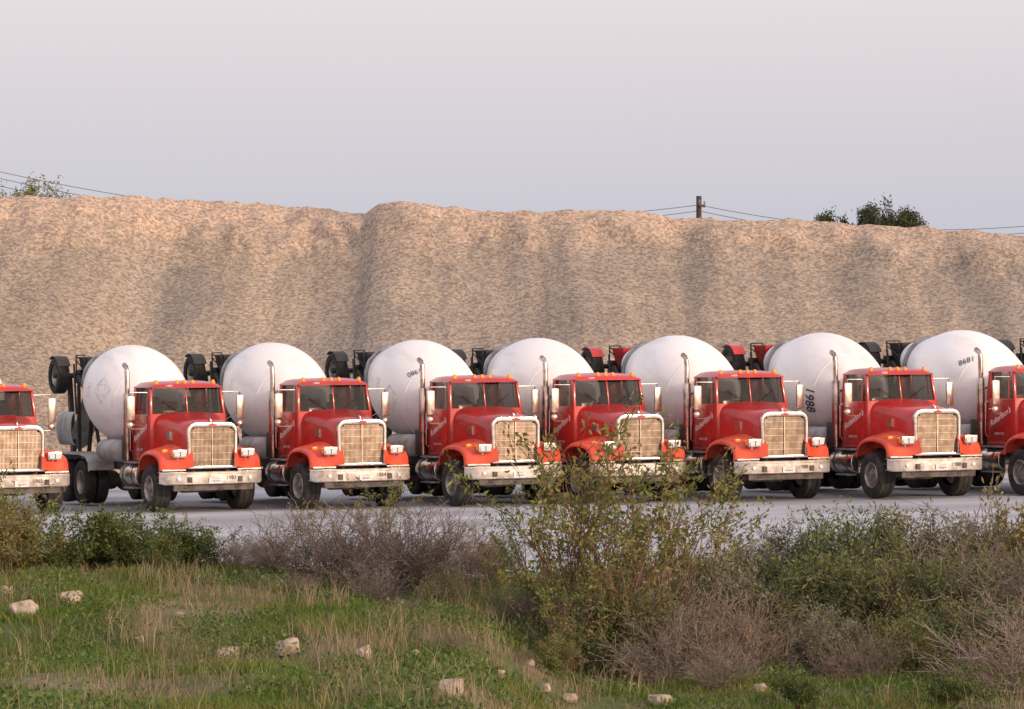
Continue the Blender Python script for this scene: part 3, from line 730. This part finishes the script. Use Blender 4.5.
TWIG = M('dry_twig', (.20, .145, .110), .9, island=.35, c2=(.27, .215, .175), scale=3)
TWIG2 = M('grey_twig', (.27, .225, .205), .9, island=.35, c2=(.17, .125, .105), scale=3)
BARK = M('shrub_bark', (.16, .09, .06), .9, island=.25)
L_SAGE = M('sage_leaf', (.135, .155, .060), .7, island=.5, c2=(.21, .20, .09), scale=1.2, trl=.25)
L_SAGE2 = M('grey_sage_leaf', (.17, .18, .115), .75, island=.45, c2=(.23, .22, .15), scale=1.2, trl=.2)
L_SAGE3 = M('fresh_sage_leaf', (.11, .155, .042), .65, island=.5, c2=(.19, .19, .06), scale=1.2, trl=.3)
L_GREEN = M('green_leaf', (.070, .13, .028), .6, island=.5, c2=(.12, .15, .04), scale=1.5, trl=.3)
L_YELL = M('yellow_green_leaf', (.17, .21, .050), .6, island=.45, c2=(.25, .19, .06), scale=1.5, trl=.3)
L_DRY = M('dry_leaf', (.25, .20, .14), .9, island=.45, trl=.2)
L_TREE = M('tree_leaf', (.06, .075, .035), .7, island=.5, trl=.2)

variants = {}
def addv(kind, segs, bark, lm):
    sm_ = stemmesh(segs, bark, 'stems'); variants.setdefault(kind, []).append((sm_, lm, max(s[1][2] for s in segs)))
for s in range(4):
    sg, tp = grow(10 + s, 32, .60, 1.25, 2, 2, .05, .2, .009, wide=.6); addv('dry', sg, TWIG2 if s % 2 else TWIG, leaves(tp, 2, .024, .009, L_DRY, 'foliage', .025, .5))
for s in range(4):
    sg, tp = grow(30 + s, 26, .58, 1.3, 2, 2, .07, .2, .009, wide=.7); addv('sage', sg, TWIG, leaves(tp, 8, .048, .014, [L_SAGE, L_SAGE2, L_SAGE3, L_SAGE][s], 'foliage', .035, .85))
for s in range(2):
    sg, tp = grow(50 + s, 16, .60, .95, 2, 2, .10, .2, .011, wide=.7); addv('leafy', sg, BARK, leaves(tp, 5, .058, .032, L_GREEN, 'foliage', .03, .8))
for s in range(3):
    sg, tp = grow(70 + s, 11, 1.35, .50, 2, 1, .10, .13, .013, ratio=.42, wide=.6, lmin=.8); addv('leggy', sg, BARK, leaves(tp, 7, .060, .022, L_YELL, 'foliage', .03, .85))
for s in range(2):
    sg, tp = grow(90 + s, 16, .55, .9, 2, 2, .12, .2, .009, wide=.6); addv('yell', sg, TWIG, leaves(tp, 5, .05, .018, L_YELL, 'foliage', .03))
LAB = {'dry': ('dry_bush', 'dry brown twiggy bush on the grassy bank', 'bush'), 'sage': ('sage_bush', 'olive green sage bush on the bank', 'bush'),
       'leafy': ('leafy_shrub', 'dark green leafy shrub beside the concrete yard', 'shrub'), 'leggy': ('tall_shrub', 'tall leggy yellow-green shrub rising above the bank', 'shrub'),
       'yell': ('yellow_green_bush', 'small yellow-green bush growing on the bank', 'bush')}
RR = random.Random(5)
def plant(kind, px, D, top, wide=1.):
    vs = variants[kind]; st_, lf, h0 = vs[RR.randrange(len(vs))]
    nm, lab, cat = LAB[kind]; e = empty(nm); x = (px - 512) / 2844 * D; zg = terr(x, D) - .02
    h = max(.25, 2.9 - (top - 387) * D / 2844 - zg)
    e.location = (x, D, zg); s = h / h0; s1 = min(s * wide, 1.6 if h > 1 else 1.3); e.scale = (s1, s1, s); e.rotation_euler = (0, 0, RR.uniform(0, 6.28))
    for n_, me in (('stems', st_), ('foliage', lf)):
        o = bpy.data.objects.new(n_, me); o.parent = e; col.objects.link(o)
    e['label'] = lab; e['category'] = cat; e['group'] = nm.replace('_', ' ') + 's on the bank'
for a in [('yell', -6, 39, 466), ('yell', 8, 38, 495), ('leafy', 85, 38.5, 500), ('leafy', 122, 38.5, 506), ('leafy', 190, 39, 506), ('yell', 30, 40, 545), ('leafy', 155, 38, 530), ('leafy', 62, 38, 535), ('leggy', 105, 39, 500), ('leggy', 178, 39.5, 505),
          ('dry', 240, 39, 518), ('dry', 275, 38, 510), ('dry', 312, 37.5, 500), ('dry', 352, 37, 492), ('dry', 395, 37, 490), ('dry', 432, 37, 494), ('dry', 470, 37, 512), ('yell', 500, 38, 524),
          ('dry', 515, 35, 575), ('dry', 370, 35, 545), ('sage', 445, 34.5, 565), ('leggy', 378, 38, 474), ('leggy', 330, 38, 496), ('dry', 300, 35.5, 562), ('sage', 335, 34.8, 590), ('dry', 410, 33, 590), ('dry', 262, 36, 575),
          ('leggy', 602, 34, 390), ('leggy', 575, 34, 425), ('leggy', 630, 34.5, 415), ('leggy', 664, 35, 448), ('leggy', 695, 35.5, 470), ('leggy', 548, 35, 480), ('leggy', 612, 33, 470), ('leggy', 645, 33.8, 470),
          ('leafy', 575, 33, 602), ('sage', 608, 33, 575), ('dry', 640, 33.5, 548), ('dry', 690, 34, 530), ('sage', 728, 34.5, 548), ('dry', 665, 31.5, 598), ('dry', 715, 32, 572), ('dry', 765, 32, 590),
          ('dry', 752, 38, 522), ('sage', 795, 37.5, 518), ('sage', 832, 37.5, 507), ('sage', 868, 37, 502), ('sage', 908, 37, 506), ('sage', 948, 37, 509), ('sage', 985, 37, 518),
          ('sage', 812, 34.5, 552), ('sage', 858, 34, 545), ('dry', 902, 34, 552), ('sage', 940, 33.5, 552), ('sage', 980, 34, 550), ('sage', 820, 32, 602), ('sage', 915, 31.5, 608), ('dry', 865, 31, 620),
          ('dry', 998, 35, 495), ('dry', 1024, 33, 478), ('sage', 990, 32, 565), ('dry', 1022, 30, 580), ('yell', 1030, 36, 470),
          ('dry', 315, 27, 665), ('dry', 720, 30, 630), ('dry', 480, 33, 605),
          ('yell', 555, 31, 625), ('yell', 470, 32, 625), ('dry', 250, 37, 575), ('yell', 300, 30, 640), ('sage', 1060, 37, 510), ('sage', -60, 40, 520), ('dry', 520, 30, 645), ('leggy', 560, 32.5, 560), ('dry', 450, 29, 662), ('leafy', 800, 28.5, 660), ('leafy', 950, 28.5, 658)]:
    plant(*a, wide=RR.uniform(.9, 1.2))

def grassfield(n, cond, hmu, leanr, wr, mat_, name, label):
    P = []
    while len(P) < n:
        x = RR.uniform(-11, 11); y = 18 + 28 * RR.random() ** .8
        if abs(x) > y * .23: continue
        if RR.random() > cond(x, y): continue
        z = terr(x, y)
        if y > edge(x) - 1.5: continue
        P.append((x, y, z - .01))
    P = np.array(P); n = len(P)
    H = hmu * rng.uniform(.35, 1.45, n)
    me = mesh_np(name, *blades(P, H, rng.uniform(*leanr, n), rng.uniform(*wr, n)), mat_)
    o = bpy.data.objects.new(name, me); col.objects.link(o); o['kind'] = 'stuff'; o['label'] = label; o['category'] = 'grass'
G1 = M('green_grass', (.115, .19, .026), .7, c2=(.19, .20, .045), scale=.9, pos=True, island=.4, trl=.4)
G2 = M('dry_grass', (.34, .275, .175), .8, c2=(.22, .18, .10), scale=1, pos=True, island=.4, trl=.25)
def cg(x, y):
    a = sm((nz(x * .7, y * .35, 11) + .20) * 3.5)
    a *= .55 + .45 * sm((nz(x * 2.2, y * 1.4, 71) + .2) * 4)
    l = float(np.interp(x / y, [-.18, -.05, .03, .2], [1, .85, .7, .85])); return a * l + .05
def cd(x, y):
    a = sm((nz(x * .7, y * .35, 11) * -1 + .10) * 3.2); l = float(np.interp(x / y, [-.18, -.13, -.08, .2], [.3, .9, 1, .5])); return a * l + .02
def ccl(x, y): return sm((nz(x * 1.1, y * .8, 41) - .14) * 6) * float(np.interp(x / y, [-.18, -.12, -.02, .1, .2], [.2, 1, .7, .25, .4]))
grassfield(125000, cg, .13, (.2, 1.1), (.008, .016), G1, 'green_grass', 'short green grass covering the bank')
grassfield(28000, cd, .13, (.2, 1.0), (.005, .010), G2, 'dry_grass', 'tan dry grass among the green grass')
grassfield(6500, ccl, .36, (.1, .6), (.005, .009), G2, 'tall_dry_grass', 'tall dry straw-coloured grass stalks')
P = []
while len(P) < 44000:
    x = RR.uniform(-10, 10); y = RR.uniform(19, 44)
    if abs(x) > y * .22 or RR.random() > sm((nz(x * .8, y * .5, 61) - .02) * 5): continue
    if y > edge(x) - 1.5: continue
    P.append((x, y, terr(x, y) + RR.uniform(0, .18)))
P = np.array(P); D = rng.normal(size=P.shape) + np.array([0, 0, .8])
WEED = M('weed_leaf', (.080, .15, .028), .6, island=.5, c2=(.13, .17, .04), scale=1.5, trl=.3, pos=True)
me = mesh_np('ground_cover', *leafq(P, D, rng.uniform(.03, .07, len(P)), rng.uniform(.015, .035, len(P))), WEED)
o = bpy.data.objects.new('ground_cover', me); col.objects.link(o); o['kind'] = 'stuff'; o['label'] = 'low leafy green weeds on the bank'; o['category'] = 'weeds'

# rocks
ROCK = M('pale_rock', (.47, .39, .31), .85, c2=(.31, .25, .20), scale=9, bump=.5, bscale=25)
rocks = [(25, 610, 26, 18), (71, 598, 24, 13), (45, 567, 12, 8), (228, 655, 21, 14), (288, 647, 23, 15), (363, 657, 17, 18), (451, 689, 25, 20), (588, 684, 12, 9), (603, 682, 10, 8), (660, 700, 23, 11), (430, 678, 12, 9), (395, 666, 10, 8), (8, 590, 12, 8), (140, 640, 9, 7), (968, 688, 15, 10), (500, 674, 10, 8), (545, 688, 10, 8), (480, 698, 9, 7), (335, 688, 9, 7), (415, 653, 9, 7), (110, 620, 8, 6), (620, 688, 10, 8), (570, 698, 14, 9), (505, 703, 14, 9), (250, 688, 8, 6), (180, 615, 8, 6), (760, 688, 13, 9), (530, 663, 9, 7)]
for i, (px, py, w, h) in enumerate(rocks):
    D = 35.
    for _ in range(60):
        x = (px - 512) / 2844 * D; D = .8 * D + .2 * 2844 * (2.9 - terr(x, D)) / (py + h * .5 - 387)
    x = (px - 512) / 2844 * D; s = D / 2844
    bm = bmesh.new(); bmesh.ops.create_icosphere(bm, subdivisions=3, radius=1)
    for v in bm.verts:
        c = v.co.copy(); k = 1 + .34 * noise.noise(c * 1.1 + Vector((i * 3.7, 0, 0))) + .14 * noise.noise(c * 3 + Vector((i * 2, 5, 0)))
        c *= k; c.z = max(c.z, -.55); c.z = min(c.z, .72 + c.x * .2); c.x = max(min(c.x, .85), -.85); v.co = Vector((c.x * w * s * .6, c.y * w * s * .5, c.z * h * s * .75))
    me = bpy.data.meshes.new('rock'); bm.to_mesh(me); bm.free(); me.materials.append(ROCK)
    me.polygons.foreach_set('use_smooth', [True] * len(me.polygons)); me.set_sharp_from_angle(angle=math.radians(24))
    o = bpy.data.objects.new('rock', me); col.objects.link(o); o.location = (x, D, terr(x, D) + h * s * .5); o.rotation_euler = (RR.uniform(-.15, .15), RR.uniform(-.2, .2), RR.uniform(-.6, .6))
    o['label'] = 'pale tan rock lying in the grass'; o['category'] = 'rock'; o['group'] = 'rocks on the grassy bank'

# ------------------------------------------------------------------ background trees, poles, wires
def bgtree(px, top, D, hw, seed, sparse, label, mat_, per, n_main=9, tall=2.2):
    x = (px - 512) / 2844 * D; ztop = 2.9 + (387 - top) * D / 2844; zb = base(x) - .05
    e = empty('tree'); e.location = (x, D, zb)
    Hc = ztop - zb; sp0 = Hc - tall * 1.45
    R = random.Random(seed); tr = []; p = Vector((0, 0, 0)); n = 7
    for i in range(n):
        q = Vector((R.uniform(-.1, .1), R.uniform(-.1, .1), sp0 * (i + 1) / n)); tr.append((tuple(p), tuple(q), .22 - .018 * i, .22 - .018 * (i + 1))); p = q
    sg, tp = grow(seed, n_main, tall, 1.15, 2, 2, .10, .22, .07, starts=[p, Vector(tr[-2][1])], wide=.8)
    mxz = max(s[1][2] for s in sg); f = (Hc - sp0) / (mxz - sp0); mxx = max(abs(s[1][0]) for s in sg); fx = hw / mxx
    T_ = lambda q: (q[0] * fx, q[1] * fx, sp0 + (q[2] - sp0) * f)
    sg = [(T_(a), T_(b_), c * .8, d * .8) for a, b_, c, d in sg]; tp = [(T_(a), T_(b_)) for a, b_ in tp]
    for n_, me in (('trunk', stemmesh(tr + sg, BARK, 'trunk')), ('crown', leaves(tp, per, .13, .06, mat_, 'crown', .09, sparse))):
        o = bpy.data.objects.new(n_, me); o.parent = e; col.objects.link(o)
    e['label'] = label; e['category'] = 'tree'
bgtree(884, 198, 120, 1.9, 301, 1, 'dark green bushy tree behind the gravel pile', L_TREE, 18, 18, 1.6)
bgtree(866, 206, 121, 1.0, 305, 1, 'dark green bushy tree behind the gravel pile', L_TREE, 12, 9, 1.2)
bgtree(832, 211, 121, 1.0, 307, 1, 'small dark green tree behind the gravel pile', L_TREE, 9, 10, 1.1)
bgtree(910, 210, 121, .8, 309, 1, 'small dark green tree behind the gravel pile', L_TREE, 12, 9, 1.0)
bgtree(40, 175, 120, 2.4, 311, .6, 'sparse yellowish tree behind the gravel pile', L_YELL, 5, 18, 1.5)
bgtree(12, 184, 121, 1.4, 313, .6, 'sparse yellowish tree behind the gravel pile', L_YELL, 5, 10, 1.2)
WOOD = M('pole_wood', (.07, .05, .04), .9, c2=(.11, .08, .06), scale=3)
WIRE = M('cable', (.10, .10, .11), .6)
def pole(px, top, D=119):
    x = (px - 512) / 2844 * D; zt = 2.9 + (387 - top) * D / 2844
    m = MB(); m.cyl((0, 0, -.2), (0, 0, zt), .14, .11, 12)
    o = m.obj('utility_pole', WOOD); o.location = (x, D, 0); o.rotation_euler = (0, 0, math.radians(72))
    c = MB(); c.box(-.5, .5, -.15, -.11, zt - .45, zt - .35); c.obj('crossarm', WOOD, o)
    for xx in (-.45, .45):
        c = MB(); c.lathe([(0, .03), (.05, .05), (.08, .03), (.14, .045), (.16, .02)], (xx, -.13, zt - .35), (0, 0, 1), 8)
        c.obj('insulator', STEEL, o)
    o['label'] = 'dark wooden utility pole with crossarm behind the pile'; o['category'] = 'utility pole'; o['group'] = 'utility poles behind the gravel pile'
    return Vector((x, D, zt))
pm = pole(699, 196); pl = pole(-85, 142); prr = pole(1160, 198)
for (a, b_, sag) in ((pl, pm, 1.62), (pm, prr, 1.0)):
    for k, dz in enumerate((-.38, -.62, -.9)):
        m = MB(); pts = []
        for t in np.linspace(0, 1, 41):
            pts.append(a.lerp(b_, t) + Vector((0, -.15 + k * .12, dz - 4 * sag * t * (1 - t) * (1 + .05 * k))))
        m.tube(pts, .014, 5); o = m.obj('power_line', WIRE); o['label'] = 'thin dark overhead power line between utility poles'; o['category'] = 'power line'; o['group'] = 'overhead power lines'

# ------------------------------------------------------------------ light
EL = math.radians(15); AZ = math.radians(132)
sv = Vector((math.sin(AZ) * math.cos(EL), math.cos(AZ) * math.cos(EL), math.sin(EL)))
sl = bpy.data.lights.new('sun', 'SUN'); sl.energy = 2.75; sl.angle = math.radians(6); sl.color = (1, .71, .48)
so = bpy.data.objects.new('sun', sl); col.objects.link(so); so.rotation_euler = sv.to_track_quat('Z', 'Y').to_euler(); so.location = (20, -20, 30)
w = bpy.data.worlds.new('World'); sc.world = w; w.use_nodes = True; nt = w.node_tree; N = nt.nodes; L = nt.links
bg = N['Background']; sky = N.new('ShaderNodeTexSky'); sky.sky_type = 'NISHITA'; sky.sun_disc = False; sky.sun_elevation = EL; sky.sun_rotation = AZ
tc = N.new('ShaderNodeTexCoord'); sp = N.new('ShaderNodeSeparateXYZ'); L.new(tc.outputs['Generated'], sp.inputs[0])
cr = N.new('ShaderNodeValToRGB'); e = cr.color_ramp.elements
e[0].position = 0; e[0].color = (.48, .49, .57, 1); e[1].position = 1; e[1].color = (.56, .59, .72, 1)
for pz, c in ((.05, (.525, .525, .615)), (.085, (.62, .58, .635)), (.135, (.755, .68, .69)), (.3, (.80, .75, .79))):
    q = cr.color_ramp.elements.new(pz); q.color = (*c, 1)
L.new(sp.outputs[2], cr.inputs[0])
sk = N.new('ShaderNodeVectorMath'); sk.operation = 'SCALE'; sk.inputs['Scale'].default_value = .010; L.new(sky.outputs[0], sk.inputs[0])
ad = N.new('ShaderNodeVectorMath'); ad.operation = 'ADD'; L.new(cr.outputs[0], ad.inputs[0]); L.new(sk.outputs[0], ad.inputs[1])
dt = N.new('ShaderNodeVectorMath'); dt.operation = 'DOT_PRODUCT'; L.new(tc.outputs['Generated'], dt.inputs[0]); dt.inputs[1].default_value = tuple(sv)
mr = N.new('ShaderNodeMapRange'); mr.inputs[1].default_value = .1; mr.inputs[2].default_value = 1; mr.inputs[3].default_value = 0; mr.inputs[4].default_value = 1; L.new(dt.outputs['Value'], mr.inputs[0])
wc = N.new('ShaderNodeVectorMath'); wc.operation = 'SCALE'; wc.inputs[0].default_value = (.80, .50, .28); L.new(mr.outputs[0], wc.inputs['Scale'])
ad2 = N.new('ShaderNodeVectorMath'); ad2.operation = 'ADD'; L.new(ad.outputs[0], ad2.inputs[0]); L.new(wc.outputs[0], ad2.inputs[1])
L.new(ad2.outputs[0], bg.inputs[0]); bg.inputs[1].default_value = 1.0

# ------------------------------------------------------------------ camera
cd_ = bpy.data.cameras.new('camera'); cd_.lens = 100; cd_.sensor_width = 36; cd_.clip_end = 4000; cd_.clip_start = .5
co = bpy.data.objects.new('camera', cd_); col.objects.link(co); co.location = (0, 0, 2.9); co.rotation_euler = (math.radians(90 + .655), 0, 0)
sc.camera = co
